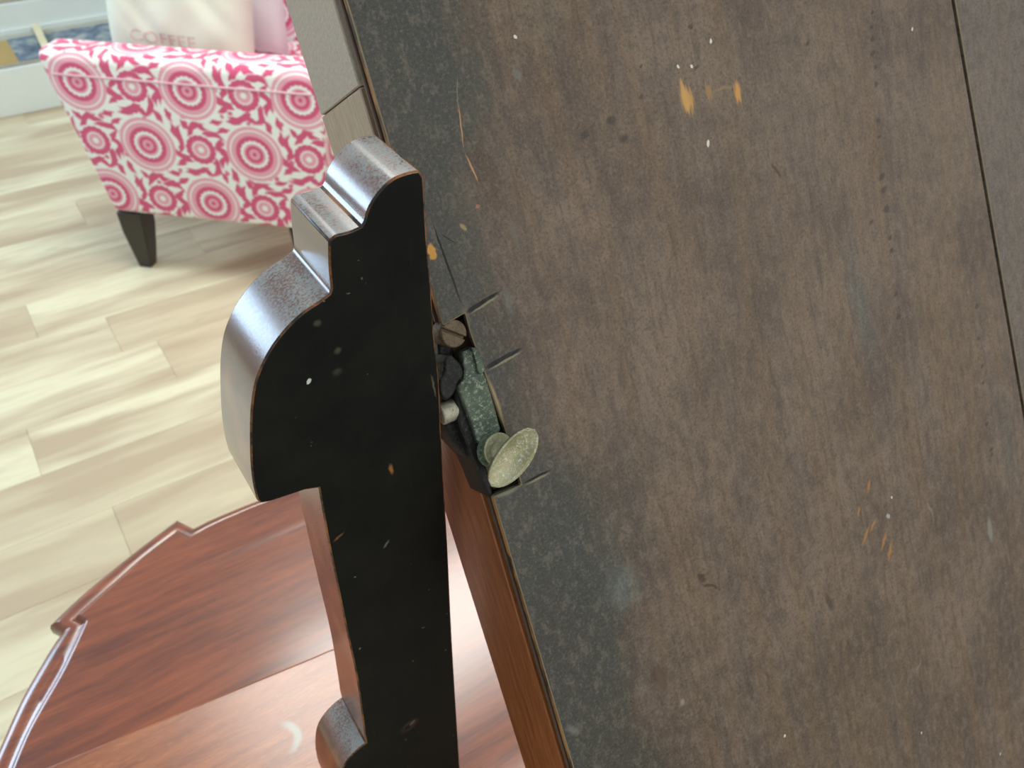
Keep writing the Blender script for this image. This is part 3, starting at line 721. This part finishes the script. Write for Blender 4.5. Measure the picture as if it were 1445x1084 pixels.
prism('iron_bracket', [tuple(uv(p, -.010)) for p in ((617, 462), (640, 490), (650, 545), (664, 590), (676, 625), (684, 652), (702, 702), (690, 704), (668, 655), (640, 625), (627, 600), (621, 530))], -.026, -.010, fn, M_iron, mir, .001, 1)
pp = [tuple(uv(p, -.004)) for p in ((641, 542), (647, 540), (661, 585), (676, 625), (684, 650), (697, 700), (690, 703), (676, 668), (664, 640), (648, 600))]
prism('iron_side_plate', pp, -.024, -.004, fn, M_iron, mir, .0008, 1)
kp = catmull([(627, 509), (634, 500), (642, 505), (651, 515), (655, 530), (647, 540), (643, 552), (636, 562), (626, 564), (621, 552), (621, 535), (627, 528), (627, 509)], 2)[:-1]
prism('iron_knuckle', [tuple(uv(p, -.001)) for p in kp], -.014, -.001, fn, M_iron, mir, .001, 2)
pin_a = uvw((634, 582), -.007); 
pin = tube('pivot_pin', (-.0095, pin_a[1], -.009), (.0075, pin_a[1], -.009), .0050, .0050, M_steel, mir); tag(pin, 'pale steel pin')
collar = tube('pin_collar', (.0015, pin_a[1]-.0078, -.009), (.0055, pin_a[1]-.0078, -.009), .0042, .0042, M_iron, mir)
# slotted screw: two half-round heads parted by the slot
sc_ = uvw((640, 471), -.001); rS = .0062
ang = math.radians(-38)
sr = tube('screw', (sc_[0], sc_[1], -.012), (sc_[0], sc_[1], -.0025), rS, rS, M_rust, mir); tag(sr, 'corroded brown slotted screw')
for sgn in (1, -1):
    hp = []
    for k in range(13):
        a_ = math.pi*k/12; x_ = rS*math.cos(a_); y_ = max(rS*math.sin(a_), .0007); hp.append((x_, sgn*y_))
    ca, sa_ = math.cos(ang), math.sin(ang)
    prism('screw_head', [(sc_[0]+x_*ca-y_*sa_, sc_[1]+x_*sa_+y_*ca) for x_, y_ in hp], -.0025, -.0002, fn, M_rust, sr, .0006, 2, angle=50)
# thumb screw: washer, hub and a dished spade wing
hc = uvw((697, 634), -.001)
ts = tube('thumb_screw', (hc[0], hc[1], -.005), (hc[0]+.0006, hc[1]+.0004, .0035), .0062, .0080, M_brass, mir); tag(ts, 'pale brass thumb screw with a broad wing')
tube('washer', (hc[0]-.0004, hc[1], -.0016), (hc[0]-.0004, hc[1], .0002), .0086, .0086, M_verd, ts)
wa = uvw((691, 684), .006); wb = uvw((752, 603), .012)
ax = wb-wa; Lw = np.linalg.norm(ax); ax /= Lw
side = np.array([-ax[1], ax[0], 0.]); side /= np.linalg.norm(side)
vl = np.array([.392, -.327, -.860]); sd = np.cross(vl, ax); sd /= np.linalg.norm(sd)
nn = np.cross(ax, sd); nn = nn if nn@vl < 0 else -nn
tilt = math.radians(-20); sd = sd*math.cos(tilt)+nn*math.sin(tilt); nn = np.cross(ax, sd); nn = nn if nn@vl < 0 else -nn
vs = []; fs = []; NU, NV = 20, 10
mid = (wa+wb)/2
for lay in (0, 1):
    for i in range(NU+1):
        for j in range(NV+1):
            a_ = 2*i/NU-1; b_ = 2*j/NV-1
            hw = .0076*max(0, 1-abs(a_)**2.1)**.55*(1-.10*math.cos(a_*math.pi*1.0)*0)
            waist = 1-.0*math.exp(-(a_/.28)**2)
            p = mid+ax*(a_*Lw/2)+sd*(b_*hw*waist)
            dish = .0038*(b_*b_)*(1-a_*a_)+.0030*a_*a_
            th_ = .0016*(1-.55*abs(a_)**3)*(1-.3*b_*b_)
            vs.append(p+nn*(dish+(th_ if lay else -th_)))
K = (NU+1)*(NV+1)
for lay in (0, 1):
    for i in range(NU):
        for j in range(NV):
            a_ = lay*K+i*(NV+1)+j; fs.append([a_, a_+1, a_+NV+2, a_+NV+1])
edge = [i*(NV+1) for i in range(NU+1)]+[NU*(NV+1)+j for j in range(1, NV+1)]+[i*(NV+1)+NV for i in range(NU-1, -1, -1)]+[j for j in range(NV-1, 0, -1)]
for k in range(len(edge)): a_, b_ = edge[k], edge[(k+1) % len(edge)]; fs.append([a_, b_, b_+K, a_+K])
wing = link('wing', mesh('wing', vs, fs, True), M_brass, ts)
tube('stem', tuple(hc+np.array([0, 0, .002])), tuple(mid-nn*.001), .0048, .0045, M_brass, ts)
